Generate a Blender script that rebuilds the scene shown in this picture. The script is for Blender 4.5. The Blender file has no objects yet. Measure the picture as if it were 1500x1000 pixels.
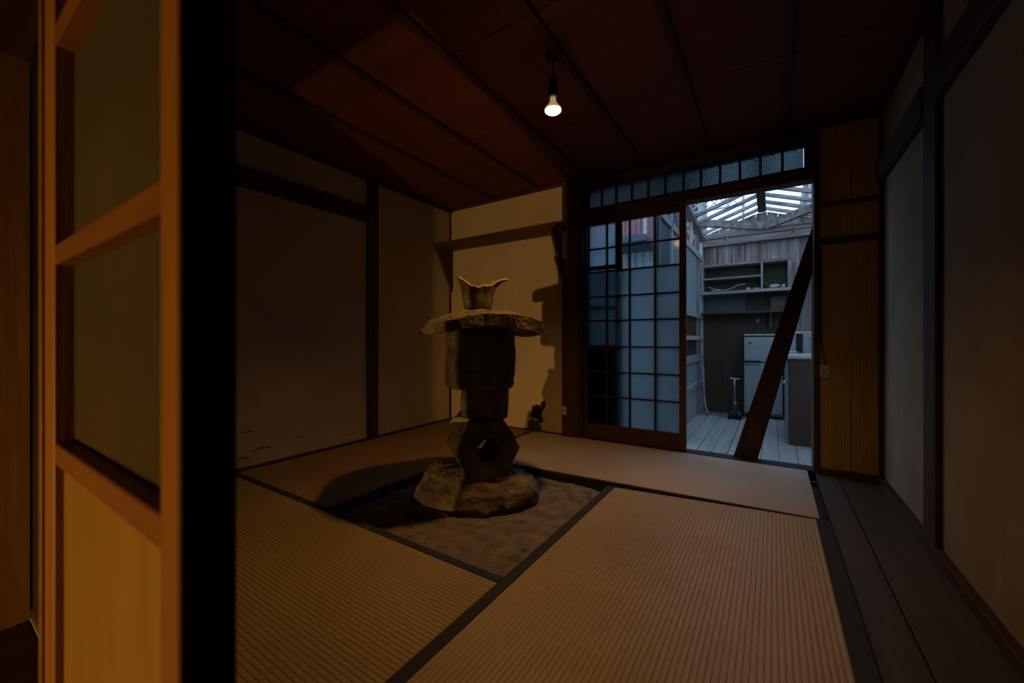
import bpy, bmesh, math, random
from mathutils import Vector, Matrix, noise
random.seed(7)
S = bpy.context.scene
COL = S.collection
R = math.radians

# ------------------------------------------------------------------ camera
EYE = 0.765
cd = bpy.data.cameras.new('camera'); cam = bpy.data.objects.new('camera', cd); COL.objects.link(cam)
cd.sensor_width = 36.0; cd.lens = 14.0; cd.clip_start = 0.02; cd.clip_end = 200
cd.shift_y = -2.0/1500
cam.location = (0, 0, EYE); cam.rotation_euler = (R(90), 0, R(33.2))
cd.dof.use_dof = True; cd.dof.focus_distance = 2.3; cd.dof.aperture_fstop = 2.6
S.camera = cam

# ------------------------------------------------------------------ sky, lights, exposure
S.view_settings.view_transform = 'Standard'; S.view_settings.look = 'None'
S.view_settings.gamma = 1.0; S.view_settings.use_curve_mapping = False
S.view_settings.exposure = 0.0
w = bpy.data.worlds.new('sky'); S.world = w; w.use_nodes = True
bg = w.node_tree.nodes['Background']
bg.inputs['Color'].default_value = (0.50, 0.72, 1.0, 1); bg.inputs['Strength'].default_value = 2.15
try:
    S.cycles.use_denoising = True
    S.cycles.max_bounces = 10; S.cycles.diffuse_bounces = 5; S.cycles.transmission_bounces = 8; S.cycles.transparent_max_bounces = 12
    S.cycles.sample_clamp_indirect = 3.0
except Exception:
    pass
WARM = (1.0, 0.48, 0.105)
def light(name, kind, loc, energy, color, aim=None, size=0.03, cone=None, blend=0.5):
    ld = bpy.data.lights.new(name, kind); ld.energy = energy; ld.color = color
    ld.shadow_soft_size = size
    if kind == 'SPOT': ld.spot_size = R(cone); ld.spot_blend = blend
    o = bpy.data.objects.new(name, ld); COL.objects.link(o); o.location = loc
    if aim is not None:
        o.rotation_euler = (Vector(aim) - Vector(loc)).to_track_quat('-Z', 'Y').to_euler()
    return o
# low work lamp standing on the entrance floor, outside the frame behind the camera
light('entrance_lamp', 'SPOT', (-0.75, -2.45, 0.03), 165, (1.0, 0.53, 0.15), aim=(-1.2, 2.0, 0.45), size=0.025, cone=72, blend=1.0)

# ------------------------------------------------------------------ materials
def lin(c):
    return tuple((x/12.92 if x <= .04045 else ((x+.055)/1.055)**2.4) for x in c)
def new_mat(name):
    m = bpy.data.materials.new(name); m.use_nodes = True
    nt = m.node_tree
    return m, nt, nt.nodes['Principled BSDF'], nt.nodes, nt.links
def ramp(N, stops):
    r = N.new('ShaderNodeValToRGB')
    els = r.color_ramp.elements
    els[0].position, els[0].color = stops[0][0], (*stops[0][1], 1)
    els[1].position, els[1].color = stops[-1][0], (*stops[-1][1], 1)
    for p, c in stops[1:-1]:
        e = els.new(p); e.color = (*c, 1)
    return r
def coords(N, L, scale, rnd=True):
    tc = N.new('ShaderNodeTexCoord'); mp = N.new('ShaderNodeMapping')
    mp.inputs['Scale'].default_value = scale
    if rnd:
        oi = N.new('ShaderNodeObjectInfo'); ml = N.new('ShaderNodeVectorMath'); ml.operation = 'SCALE'
        cx = N.new('ShaderNodeCombineXYZ')
        for i in range(3): L.new(oi.outputs['Random'], cx.inputs[i])
        L.new(cx.outputs[0], ml.inputs[0]); ml.inputs['Scale'].default_value = 37.0
        ad = N.new('ShaderNodeVectorMath'); ad.operation = 'ADD'
        L.new(tc.outputs['Object'], ad.inputs[0]); L.new(ml.outputs[0], ad.inputs[1])
        L.new(ad.outputs[0], mp.inputs['Vector'])
    else:
        L.new(tc.outputs['Object'], mp.inputs['Vector'])
    return mp
def bump(N, L, height, P, strength, dist):
    b = N.new('ShaderNodeBump'); b.inputs['Strength'].default_value = strength; b.inputs['Distance'].default_value = dist
    L.new(height, b.inputs['Height']); L.new(b.outputs['Normal'], P.inputs['Normal'])
def wood(name, dark, light_, axis='z', rough=.6, k=14.0, spec=.3, bstr=.35, vary=.25):
    m, nt, P, N, L = new_mat(name)
    sc = [k, k, k]; sc['xyz'.index(axis)] = k*.06
    mp = coords(N, L, sc)
    n = N.new('ShaderNodeTexNoise'); n.inputs['Scale'].default_value = 1.6; n.inputs['Detail'].default_value = 6; n.inputs['Roughness'].default_value = .65
    L.new(mp.outputs[0], n.inputs['Vector'])
    r = ramp(N, [(.3, dark), (.7, light_)]); L.new(n.outputs['Fac'], r.inputs['Fac'])
    oi = N.new('ShaderNodeObjectInfo'); mr = N.new('ShaderNodeMapRange')
    mr.inputs['To Min'].default_value = 1-vary; mr.inputs['To Max'].default_value = 1+vary*.6
    L.new(oi.outputs['Random'], mr.inputs['Value'])
    mx = N.new('ShaderNodeVectorMath'); mx.operation = 'SCALE'
    L.new(r.outputs['Color'], mx.inputs[0]); L.new(mr.outputs[0], mx.inputs['Scale'])
    L.new(mx.outputs[0], P.inputs['Base Color'])
    P.inputs['Roughness'].default_value = rough; P.inputs['Specular IOR Level'].default_value = spec
    bump(N, L, n.outputs['Fac'], P, bstr, .004)
    return m
def mottled(name, stops, scale=4, rough=.9, spec=.1, bstr=.2, bdist=.004, fine=60, detail=5, sc=(1, 1, 1), rnd=True):
    m, nt, P, N, L = new_mat(name)
    mp = coords(N, L, sc, rnd)
    n = N.new('ShaderNodeTexNoise'); n.inputs['Scale'].default_value = scale; n.inputs['Detail'].default_value = detail
    L.new(mp.outputs[0], n.inputs['Vector'])
    r = ramp(N, stops); L.new(n.outputs['Fac'], r.inputs['Fac'])
    L.new(r.outputs['Color'], P.inputs['Base Color'])
    P.inputs['Roughness'].default_value = rough; P.inputs['Specular IOR Level'].default_value = spec
    f = N.new('ShaderNodeTexNoise'); f.inputs['Scale'].default_value = fine; f.inputs['Detail'].default_value = 4
    L.new(mp.outputs[0], f.inputs['Vector'])
    bump(N, L, f.outputs['Fac'], P, bstr, bdist)
    return m
def plain(name, col, rough=.6, spec=.3, metal=0.0):
    m, nt, P, N, L = new_mat(name)
    mp = coords(N, L, (1, 1, 1))
    n = N.new('ShaderNodeTexNoise'); n.inputs['Scale'].default_value = 18; n.inputs['Detail'].default_value = 3
    L.new(mp.outputs[0], n.inputs['Vector'])
    r = ramp(N, [(.3, tuple(c*.88 for c in col)), (.7, tuple(min(1, c*1.06) for c in col))]); L.new(n.outputs['Fac'], r.inputs['Fac'])
    L.new(r.outputs['Color'], P.inputs['Base Color'])
    P.inputs['Roughness'].default_value = rough; P.inputs['Specular IOR Level'].default_value = spec; P.inputs['Metallic'].default_value = metal
    return m

M = {}
for ax in 'xyz':
    M['post'+ax] = wood('old_post_wood_'+ax, (.035, .018, .010), (.085, .045, .026), ax)
    M['brown'+ax] = wood('brown_trim_wood_'+ax, (.058, .029, .014), (.125, .064, .030), ax)
    M['grey'+ax] = wood('weathered_grey_wood_'+ax, (.085, .066, .063), (.42, .36, .35), ax, rough=.85, spec=.15, bstr=.6, vary=.35)
    M['pale'+ax] = wood('pale_painted_wood_'+ax, (.24, .25, .25), (.39, .40, .39), ax, rough=.8, spec=.15)
    M['darkboard'+ax] = wood('dark_board_'+ax, (.036, .024, .018), (.068, .044, .033), ax, vary=.1)
M['post_black'] = wood('near_black_wood', (.010, .006, .005), (.022, .012, .008), 'z')  # near-black wood tone shared by sill, post and stile side
M['ceiling'] = wood('ceiling_board', (.105, .029, .012), (.18, .052, .022), 'x', rough=.7, k=9, vary=.12)
M['batten'] = wood('ceiling_batten', (.045, .018, .010), (.08, .034, .018), 'y')
M['plank'] = wood('floor_plank', (.05, .042, .035), (.095, .082, .07), 'y', rough=.55, vary=.12)
M['deck'] = wood('yard_deck', (.24, .25, .25), (.36, .372, .372), 'y', rough=.65, k=10, vary=.07, bstr=.8)
M['deckwet'] = wood('yard_deck_mossy', (.10, .12, .10), (.2, .22, .2), 'y', rough=.5, k=10, vary=.1)
M['board'] = wood('honey_board', (.26, .145, .018), (.34, .20, .028), 'z', rough=.55, k=6, vary=.02)
M['rail'] = wood('honey_rail', (.17, .066, .012), (.26, .105, .020), 'x', rough=.5, vary=.08)
M['stile'] = wood('honey_stile', (.24, .100, .012), (.34, .15, .022), 'z', rough=.5, vary=.05)
M['closet'] = wood('closet_board', (.14, .065, .012), (.24, .12, .025), 'z', rough=.6, k=22, vary=.02)
M['ribbed'] = wood('ribbed_panel', (.42, .255, .060), (.56, .36, .090), 'z', rough=.6, k=12, vary=.05)
def plaster(name, a, b):
    m, nt, P, N, L = new_mat(name)
    mp = coords(N, L, (1, 1, 1), False)
    n = N.new('ShaderNodeTexNoise'); n.inputs['Scale'].default_value = 2.3; n.inputs['Detail'].default_value = 7; n.inputs['Roughness'].default_value = .6
    L.new(mp.outputs[0], n.inputs['Vector'])
    r = ramp(N, [(.3, a), (.65, b)]); L.new(n.outputs['Fac'], r.inputs['Fac'])
    mp2 = coords(N, L, (9, 9, 1.3), False)
    s = N.new('ShaderNodeTexNoise'); s.inputs['Scale'].default_value = 1.0; s.inputs['Detail'].default_value = 3
    L.new(mp2.outputs[0], s.inputs['Vector'])
    rs = ramp(N, [(.70, (0, 0, 0)), (.78, (1, 1, 1))]); L.new(s.outputs['Fac'], rs.inputs['Fac'])
    mix = N.new('ShaderNodeMix'); mix.data_type = 'RGBA'
    L.new(rs.outputs['Color'], mix.inputs['Factor']); L.new(r.outputs['Color'], mix.inputs[6]); mix.inputs[7].default_value = (min(1, b[0]*1.1), min(1, b[1]*1.1), min(1, b[2]*1.1), 1)
    L.new(mix.outputs[2], P.inputs['Base Color'])
    P.inputs['Roughness'].default_value = .95; P.inputs['Specular IOR Level'].default_value = .05
    f = N.new('ShaderNodeTexNoise'); f.inputs['Scale'].default_value = 70; f.inputs['Detail'].default_value = 4
    L.new(mp.outputs[0], f.inputs['Vector'])
    bump(N, L, f.outputs['Fac'], P, .25, .003)
    return m
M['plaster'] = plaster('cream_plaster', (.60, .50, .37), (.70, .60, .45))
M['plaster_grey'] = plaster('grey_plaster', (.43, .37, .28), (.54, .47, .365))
M['clay'] = mottled('broken_clay', [(.3, (.012, .010, .008)), (.7, (.05, .042, .034))], scale=60)
def tatami(name, axis, a, b):
    m, nt, P, N, L = new_mat(name)
    sc = [260, 260, 30]; sc['xy'.index(axis)] = 30
    mp = coords(N, L, sc)
    n = N.new('ShaderNodeTexNoise'); n.inputs['Scale'].default_value = 1; n.inputs['Detail'].default_value = 3
    L.new(mp.outputs[0], n.inputs['Vector'])
    mp2 = coords(N, L, (2.2, 2.2, 2.2))
    n2 = N.new('ShaderNodeTexNoise'); n2.inputs['Scale'].default_value = 1; n2.inputs['Detail'].default_value = 5
    L.new(mp2.outputs[0], n2.inputs['Vector'])
    ad = N.new('ShaderNodeMath'); ad.operation = 'MULTIPLY_ADD'; ad.inputs[1].default_value = .45
    L.new(n.outputs['Fac'], ad.inputs[0]); 
    m2 = N.new('ShaderNodeMath'); m2.operation = 'MULTIPLY'; m2.inputs[1].default_value = .55
    L.new(n2.outputs['Fac'], m2.inputs[0]); L.new(m2.outputs[0], ad.inputs[2])
    r = ramp(N, [(.35, a), (.62, b)]); L.new(ad.outputs[0], r.inputs['Fac'])
    L.new(r.outputs['Color'], P.inputs['Base Color'])
    P.inputs['Roughness'].default_value = .45; P.inputs['Specular IOR Level'].default_value = .55
    bump(N, L, n.outputs['Fac'], P, .3, .001)
    return m
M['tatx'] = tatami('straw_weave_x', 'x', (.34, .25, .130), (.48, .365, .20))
M['tat_grey'] = tatami('daylight_greyed_straw_weave', 'x', (.40, .345, .29), (.52, .455, .39))  # straw greyed in the colour to carry the doorway's daylight sheen
M['tat_brown'] = tatami('browned_sheen_straw_weave', 'y', (.23, .14, .055), (.34, .21, .09))  # aged straw, colour darkened further for the rush-direction sheen
M['taty'] = tatami('straw_weave_y', 'y', (.34, .25, .120), (.47, .355, .18))
M['heri'] = plain('navy_border_cloth', (.050, .056, .078), .85, .1)
M['sand'] = mottled('grey_sand', [(.30, (.13, .112, .092)), (.48, (.245, .21, .17)), (.70, (.33, .285, .235))], scale=16, fine=110, bstr=1.0, bdist=.012, detail=9)
M['stone'] = mottled('rough_stone', [(.3, (.075, .06, .048)), (.5, (.165, .135, .108)), (.72, (.29, .245, .195))], scale=9, fine=55, bstr=1.0, bdist=.012, detail=8)
M['stone_dark'] = mottled('dark_stone', [(.3, (.06, .048, .038)), (.55, (.13, .106, .085)), (.75, (.23, .19, .155))], scale=12, fine=70, bstr=1.0, bdist=.01, detail=8)
M['mortar'] = mottled('pale_mortar', [(.3, (.26, .24, .21)), (.7, (.40, .37, .33))], scale=14, fine=60, bstr=.8, bdist=.008)
M['clay_pot'] = mottled('ash_glazed_clay', [(.3, (.06, .045, .03)), (.55, (.135, .105, .072)), (.75, (.27, .225, .165))], scale=14, rough=.5, spec=.4, fine=40, bstr=.5)
M['ivory'] = plain('ivory_plastic', (.72, .63, .42), .45, .4)
M['slot'] = plain('dark_slot', (.02, .018, .015), .7)
M['black'] = plain('black_rubber', (.012, .012, .013), .6)
M['white'] = plain('white_enamel', (.31, .345, .37), .35, .5)
M['offwhite'] = plain('offwhite_paint', (.37, .37, .36), .6, .3)
M['paleblue'] = plain('pale_blue_board', (.24, .30, .34), .6, .3)
M['chrome'] = plain('chrome', (.75, .76, .78), .15, .5, 1.0)
M['steel'] = plain('dull_steel', (.35, .36, .37), .4, .5, .8)
M['greyboard'] = plain('grey_board', (.075, .088, .093), .7, .2)
M['shelfin'] = plain('olive_back_board', (.05, .048, .036), .8, .2)
M['counter'] = wood('reddish_counter_board', (.05, .027, .022), (.085, .048, .038), 'z', vary=.05)
M['orange'] = plain('orange_plastic', (.6, .22, .05), .5)
M['teal'] = plain('teal_plastic', (.05, .16, .19), .5)
M['redshed'] = wood('rusty_red_sheet', (.19, .08, .09), (.30, .15, .16), 'z', rough=.7)
M['shingle'] = plain('slate_sheet', (.055, .075, .10), .7)
M['ground'] = mottled('yard_earth', [(.3, (.10, .10, .095)), (.7, (.2, .2, .19))], scale=3)
M['redbox'] = plain('maroon_box', (.075, .035, .035), .7)

def glass(name, kind, tint):
    m = bpy.data.materials.new(name); m.use_nodes = True; nt = m.node_tree; N, L = nt.nodes, nt.links
    N.remove(N['Principled BSDF']); out = N['Material Output']
    mp = coords(N, L, (1, 1, 1), False)
    mix = N.new('ShaderNodeMixShader')
    if kind == 'clear':
        a = N.new('ShaderNodeBsdfTransparent'); a.inputs['Color'].default_value = (*tint, 1)
        b = N.new('ShaderNodeBsdfGlossy'); b.inputs['Roughness'].default_value = .08
        mix.inputs['Fac'].default_value = .03
    elif kind == 'dusty':
        a = N.new('ShaderNodeBsdfTransparent'); a.inputs['Color'].default_value = (*tint, 1)
        b = N.new('ShaderNodeBsdfDiffuse'); b.inputs['Color'].default_value = (.15, .125, .07, 1)
        n = N.new('ShaderNodeTexNoise'); n.inputs['Scale'].default_value = 5; n.inputs['Detail'].default_value = 6
        L.new(mp.outputs[0], n.inputs['Vector'])
        r = ramp(N, [(.3, (.32, .32, .32)), (.7, (.46, .46, .46))]); L.new(n.outputs['Fac'], r.inputs['Fac'])
        L.new(r.outputs['Color'], mix.inputs['Fac'])
    elif kind == 'fern':
        a = N.new('ShaderNodeBsdfTransparent'); a.inputs['Color'].default_value = (.85, .9, .95, 1)
        b = N.new('ShaderNodeBsdfTranslucent'); b.inputs['Color'].default_value = (*tint, 1)
        mix.inputs['Fac'].default_value = .5
    elif kind == 'etch':
        a = N.new('ShaderNodeBsdfTranslucent'); a.inputs['Color'].default_value = (*tint, 1)
        b = N.new('ShaderNodeBsdfDiffuse'); b.inputs['Color'].default_value = (*tint, 1)
        mix.inputs['Fac'].default_value = .05
    elif kind == 'sheet':
        a = N.new('ShaderNodeBsdfTransparent'); a.inputs['Color'].default_value = (*tint, 1)
        b = N.new('ShaderNodeBsdfTranslucent'); b.inputs['Color'].default_value = (.8, .9, .95, 1)
        mix.inputs['Fac'].default_value = .10
    else:
        a = N.new('ShaderNodeBsdfRefraction'); a.inputs['Color'].default_value = (*tint, 1)
        a.inputs['IOR'].default_value = 1.12; a.inputs['Roughness'].default_value = .42
        b = N.new('ShaderNodeBsdfTranslucent'); b.inputs['Color'].default_value = (*tint, 1)
        mix.inputs['Fac'].default_value = .30
        n = N.new('ShaderNodeTexVoronoi'); n.inputs['Scale'].default_value = 85
        L.new(mp.outputs[0], n.inputs['Vector'])
        bp = N.new('ShaderNodeBump'); bp.inputs['Strength'].default_value = .9; bp.inputs['Distance'].default_value = .006
        L.new(n.outputs['Distance'], bp.inputs['Height'])
        L.new(bp.outputs[0], a.inputs['Normal'])
    L.new(a.outputs[0], mix.inputs[1]); L.new(b.outputs[0], mix.inputs[2]); L.new(mix.outputs[0], out.inputs['Surface'])
    return m
M['clear'] = glass('clear_glass', 'clear', (.86, .9, .92))
M['dusty'] = glass('dusty_glass', 'dusty', (.62, .60, .55))
M['frost'] = glass('frosted_glass', 'frost', (.43, .475, .50))
M['frost_shaded'] = glass('shaded_frosted_glass', 'frost', (.215, .25, .265))  # shade put into the tint: darker for weaker daylight at the transom
M['sheet'] = glass('translucent_roof_sheet', 'sheet', (.97, .98, .99))
def emit(name, col, st):
    m = bpy.data.materials.new(name); m.use_nodes = True; nt = m.node_tree; N = nt.nodes
    P = N['Principled BSDF']; P.inputs['Emission Color'].default_value = (*col, 1); P.inputs['Emission Strength'].default_value = st
    P.inputs['Base Color'].default_value = (.9, .85, .75, 1)
    return m
M['fern'] = glass('fern_glass', 'fern', (.30, .36, .40))
M['etch'] = glass('etched_line', 'etch', (.95, .97, 1.0))
M['lamp_face'] = emit('lit_bulb_face', (1.0, .84, .56), 1.5)
M['lamp_neck'] = emit('glowing_bulb_neck', (1.0, .62, .28), .35)

# ------------------------------------------------------------------ builders
def wloc(p):
    v = Vector((0, 0, 0))
    while p: v += p.location; p = p.parent
    return v
def link(name, verts, faces, mat, parent=None, smooth=False, local=False):
    """one mesh object; world-space verts (origin at their centre) unless local"""
    vs = [Vector(v) for v in verts]
    if local: c = Vector((0, 0, 0))
    else:
        lo = Vector([min(v[i] for v in vs) for i in range(3)]); hi = Vector([max(v[i] for v in vs) for i in range(3)])
        c = (lo+hi)/2
    me = bpy.data.meshes.new(name); me.from_pydata([v-c for v in vs], [], faces); me.update()
    bm = bmesh.new(); bm.from_mesh(me); bmesh.ops.recalc_face_normals(bm, faces=bm.faces); bm.to_mesh(me); bm.free()
    if mat: me.materials.append(mat)
    if smooth:
        for p in me.polygons: p.use_smooth = True
    o = bpy.data.objects.new(name, me); COL.objects.link(o)
    if parent:
        o.parent = parent
        o.location = (Vector((0, 0, 0)) if local else c - wloc(parent))
    else: o.location = c
    return o
def bm_link(name, bm, mat, parent=None, smooth=False, local=False):
    vs = [v.co.copy() for v in bm.verts]; bm.verts.index_update()
    fs = [[v.index for v in f.verts] for f in bm.faces]; bm.free()
    return link(name, vs, fs, mat, parent, smooth, local)
def add_box(bm, x0, x1, y0, y1, z0, z1, bev=0.0):
    ret = bmesh.ops.create_cube(bm, size=1.0)
    for v in ret['verts']:
        v.co = Vector((x0+(v.co.x+.5)*(x1-x0), y0+(v.co.y+.5)*(y1-y0), z0+(v.co.z+.5)*(z1-z0)))
    if bev:
        es = list({e for v in ret['verts'] for e in v.link_edges})
        bmesh.ops.bevel(bm, geom=es, offset=bev, segments=1, affect='EDGES')
def box(name, x0, x1, y0, y1, z0, z1, mat, parent=None, bev=.0015, local=False):
    bm = bmesh.new(); b = min(bev, .3*min(abs(x1-x0), abs(y1-y0), abs(z1-z0)))
    add_box(bm, x0, x1, y0, y1, z0, z1, b)
    return bm_link(name, bm, mat, parent, local=local)
def prism(name, poly, axis, a0, a1, mat, parent=None, local=False):
    """extrude a 2-D polygon along axis; poly is in the two other axes in xyz order"""
    def p3(p, a):
        return {'x': (a, p[0], p[1]), 'y': (p[0], a, p[1]), 'z': (p[0], p[1], a)}[axis]
    n = len(poly)
    vs = [p3(p, a0) for p in poly] + [p3(p, a1) for p in poly]
    fs = [list(range(n)), list(range(2*n-1, n-1, -1))] + [[i, (i+1) % n, n+(i+1) % n, n+i] for i in range(n)]
    return link(name, vs, fs, mat, parent, local=local)
def beam(name, p0, p1, w_, h_, mat, parent=None, up=(0, 0, 1), local=False):
    """straight timber with a rectangular section"""
    p0, p1 = Vector(p0), Vector(p1); d = (p1-p0).normalized(); u = Vector(up); s = d.cross(u).normalized(); t = s.cross(d)
    vs = []
    for p in (p0, p1):
        for a, b in ((-1, -1), (1, -1), (1, 1), (-1, 1)):
            vs.append(p + s*a*w_/2 + t*b*h_/2)
    fs = [[0, 1, 2, 3], [7, 6, 5, 4]] + [[i, (i+1) % 4, 4+(i+1) % 4, 4+i] for i in range(4)]
    return link(name, vs, fs, mat, parent, local=local)
def lathe(name, prof, c, mat, parent=None, n=20, local=False, smooth=True):
    vs, fs = [], []
    for r_, z in prof:
        for k in range(n):
            a = 2*math.pi*k/n; vs.append((c[0]+r_*math.cos(a), c[1]+r_*math.sin(a), c[2]+z))
    for i in range(len(prof)-1):
        for k in range(n):
            fs.append([i*n+k, i*n+(k+1) % n, (i+1)*n+(k+1) % n, (i+1)*n+k])
    fs.append(list(range(n))); fs.append(list(range((len(prof)-1)*n, len(prof)*n)))
    return link(name, vs, fs, mat, parent, smooth, local)
def tube(name, pts, r_, mat, parent=None, n=8, sub=6, local=False):
    P = [Vector(p) for p in pts]
    if sub > 1 and len(P) > 2:                       # Catmull-Rom
        Q = []
        for i in range(len(P)-1):
            a, b, c, d = P[max(i-1, 0)], P[i], P[i+1], P[min(i+2, len(P)-1)]
            for k in range(sub):
                t = k/sub
                Q.append(.5*((2*b)+(c-a)*t+(2*a-5*b+4*c-d)*t*t+(3*b-a-3*c+d)*t**3))
        Q.append(P[-1]); P = Q
    vs, fs = [], []
    for i, p in enumerate(P):
        d = (P[min(i+1, len(P)-1)]-P[max(i-1, 0)]).normalized()
        u = Vector((0, 0, 1)) if abs(d.z) < .9 else Vector((1, 0, 0))
        s = d.cross(u).normalized(); t = s.cross(d)
        for k in range(n):
            a = 2*math.pi*k/n; vs.append(p + (s*math.cos(a)+t*math.sin(a))*r_)
    for i in range(len(P)-1):
        for k in range(n): fs.append([i*n+k, i*n+(k+1) % n, (i+1)*n+(k+1) % n, (i+1)*n+k])
    fs.append(list(range(n))); fs.append(list(range((len(P)-1)*n, len(P)*n)))
    return link(name, vs, fs, mat, parent, True, local)
def tag(o, label=None, cat=None, group=None, kind=None):
    if label: o['label'] = label
    if cat: o['category'] = cat
    if group: o['group'] = group
    if kind: o['kind'] = kind
    return o
def thing(name, label, cat, loc=(0, 0, 0), rz=0, group=None):
    o = bpy.data.objects.new(name, None); COL.objects.link(o); o.location = loc; o.rotation_euler = (0, 0, rz)
    o.empty_display_size = .1
    return tag(o, label, cat, group)
def setting(name, label=None, loc=(0, 0, 0)):
    o = bpy.data.objects.new(name, None); COL.objects.link(o); o.location = loc; o.empty_display_size = .1
    return tag(o, label, None, None, 'structure')
def struct(o, label=None): return tag(o, label, None, None, 'structure')

# room planes
XL, XR, YB, CZ = -2.62, 0.50, 2.91, 2.03
YD = 2.95          # sliding doors
FZ = -0.168        # yard floor
XY = -0.784        # yard wall on the left
YY = 5.85          # yard back wall

# ================================================================== ROOM SHELL
# left wall: plaster between dark timbers
wl = setting('wall_left', 'grey-cream plaster wall framed by dark timber on the left')
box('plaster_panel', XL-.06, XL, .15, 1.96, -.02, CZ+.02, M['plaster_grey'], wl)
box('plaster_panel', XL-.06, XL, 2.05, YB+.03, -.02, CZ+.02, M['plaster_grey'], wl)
box('post', XL-.06, XL+.022, 1.957, 2.052, -.02, CZ, M['postz'], wl, .003)
box('tie_beam', XL-.03, XL+.03, .15, 1.957, 1.668, 1.785, M['posty'], wl, .003)
box('cornice', XL-.01, XL+.03, .15, YB, 1.995, CZ, M['posty'], wl)
box('wall_foot_strip', XL-.01, XL+.008, .15, YB, -.01, .012, M['posty'], wl)
# loose flakes low on the plaster
for (y, z, ln, bow) in ((1.13, .22, .05, .012), (1.2, .105, .10, .02), (1.42, .13, .05, .012), (1.83, .07, .045, .012), (1.10, .07, .06, .015)):
    tube('plaster_flake', [(XL+.004, y-ln/2, z-bow*.6), (XL+.008, y-ln*.1, z+bow*.3), (XL+.006, y+ln/2, z-bow*.2)], (.0022), M['shelfin'], wl, n=5, sub=4)

# back wall, plaster bay
wb = setting('wall_back', 'cream plaster bay between the corner and the brown pillar')
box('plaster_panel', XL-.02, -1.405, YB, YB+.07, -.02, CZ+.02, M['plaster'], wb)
box('cornice', XL, -1.405, YB-.02, YB+.01, 2.005, CZ, M['browx'] if 'browx' in M else M['postx'], wb)
box('corner_strip', XL, XL+.014, YB-.016, YB, 0, CZ, M['postz'], wb)
box('pillar', -1.41, -1.268, YB-.03, YB+.09, -.02, CZ, M['brownz'], wb, .004)
box('wall_foot_strip', XL, -1.41, YB-.008, YB+.002, -.01, .012, M['postx'], wb)
# hole in the plaster
def blot(name, cx, cz, pts, y, depth, mat, parent):
    n = len(pts)
    vs = [(cx+a, y-depth, cz+b) for a, b in pts]+[(cx+a*1.12, y+.004, cz+b*1.12) for a, b in pts]
    fs = [list(range(n))]+[[i, (i+1) % n, n+(i+1) % n, n+i] for i in range(n)]
    return link(name, vs, fs, mat, parent)
blot('broken_plaster_patch', -1.640, .145, [(-.085, -.02), (-.055, .012), (-.06, .055), (-.02, .075), (.02, .07), (.03, .105), (.065, .11), (.062, .055), (.035, .03), (.03, -.01), (.045, -.05), (.02, -.065), (-.02, -.03), (-.05, -.035)], YB, .006, M['clay'], wb)
blot('damp_stain', -1.665, .05, [(-.075, -.035), (-.07, .03), (-.03, .05), (.03, .03), (.06, -.02), (.03, -.04)], YB, .002, M['greyboard'], wb)

# door head, transom frame and jambs
df = setting('door_frame_back', 'brown timber frame of the doorway with sill, head and transom rails')
box('jamb', -1.268, -1.238, YB-.02, YD+.10, -.02, 1.985, M['postz'], df)
box('jamb', .200, .226, YB-.02, YD+.10, -.02, 1.985, M['brownz'], df)
box('door_head', -1.238, .200, YB-.025, YD+.03, 1.700, 1.755, M['brownx'], df, .003)
box('head_moulding', -1.27, .215, YB-.045, YB-.02, 1.738, 1.758, M['brownx'], df, .003)
box('transom_rail', -1.238, .200, YB-.01, YD+.06, 1.755, 1.782, M['postx'], df)
box('transom_rail', -1.238, .200, YB-.02, YD+.06, 1.935, 1.965, M['brownx'], df)
box('top_moulding', -1.268, .226, YB-.035, YB-.015, 1.958, 1.982, M['brownx'], df, .003)
box('lintel', -1.41, XR, YB-.02, YD+.12, 1.982, CZ+.02, M['postx'], df, .003)
box('sill', -1.27, .23, YB-.005, YD+.072, -.06, .002, M['post_black'], df, .003)
box('stile', -1.238, -1.210, YB, YD+.05, 1.782, 1.935, M['postz'], df)
box('stile', .158, .200, YB, YD+.05, 1.782, 1.935, M['postz'], df)

# transom: twelve panes
tw = setting('window_1', 'long transom of twelve frosted panes over the sliding door')
tx = [-1.206, -1.1, -.987, -.869, -.751, -.633, -.514, -.404, -.289, -.176, -.064, .05, .158]
for a, b in zip(tx[:-1], tx[1:]):
    box('pane', a+.004, b-.004, YD-.003, YD+.003, 1.782, 1.935, M['frost_shaded'], tw, 0)
for a in tx[:-1]:
    box('glazing_bar', a-.007, a+.007, YD-.012, YD+.012, 1.782, 1.935, M['postz'], tw)

# right part of the back wall: ribbed board
wr = setting('wall_back_right', 'ribbed orange-brown boarding right of the doorway')
def ribbed(name, x0, x1, z0, z1, y, parent, pitch=.0145):
    n = int(round((x1-x0)/pitch)); p = (x1-x0)/n; prof = []
    for i in range(n):
        a = x0+i*p; prof += [(a, y+.003), (a+.0025, y), (a+p-.0025, y), ]
    prof.append((x1, y+.003)); prof += [(x1, y+.02), (x0, y+.02)]
    return prism(name, prof, 'z', z0, z1, M['ribbed'], parent)
ribbed('ribbed_board', .226, .355, .03, 1.312, 2.90, wr); ribbed('ribbed_board', .359, XR-.005, .03, 1.312, 2.90, wr)
ribbed('ribbed_board', .226, .355, 1.345, 1.525, 2.90, wr); ribbed('ribbed_board', .359, XR-.005, 1.345, 1.525, 2.90, wr)
ribbed('ribbed_board', .226, .355, 1.552, 1.99, 2.90, wr); ribbed('ribbed_board', .359, XR-.005, 1.552, 1.99, 2.90, wr)
box('backing', .226, XR+.02, 2.915, 2.96, -.05, 2.0, M['postz'], wr)
box('cover_strip', .352, .362, 2.893, 2.91, .03, 1.99, M['ribbed'], wr)
box('rail', .226, XR-.01, 2.888, 2.91, 1.312, 1.345, M['brownx'], wr)
box('rail', .226, XR-.01, 2.892, 2.91, 1.525, 1.552, M['brownx'], wr)
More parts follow.
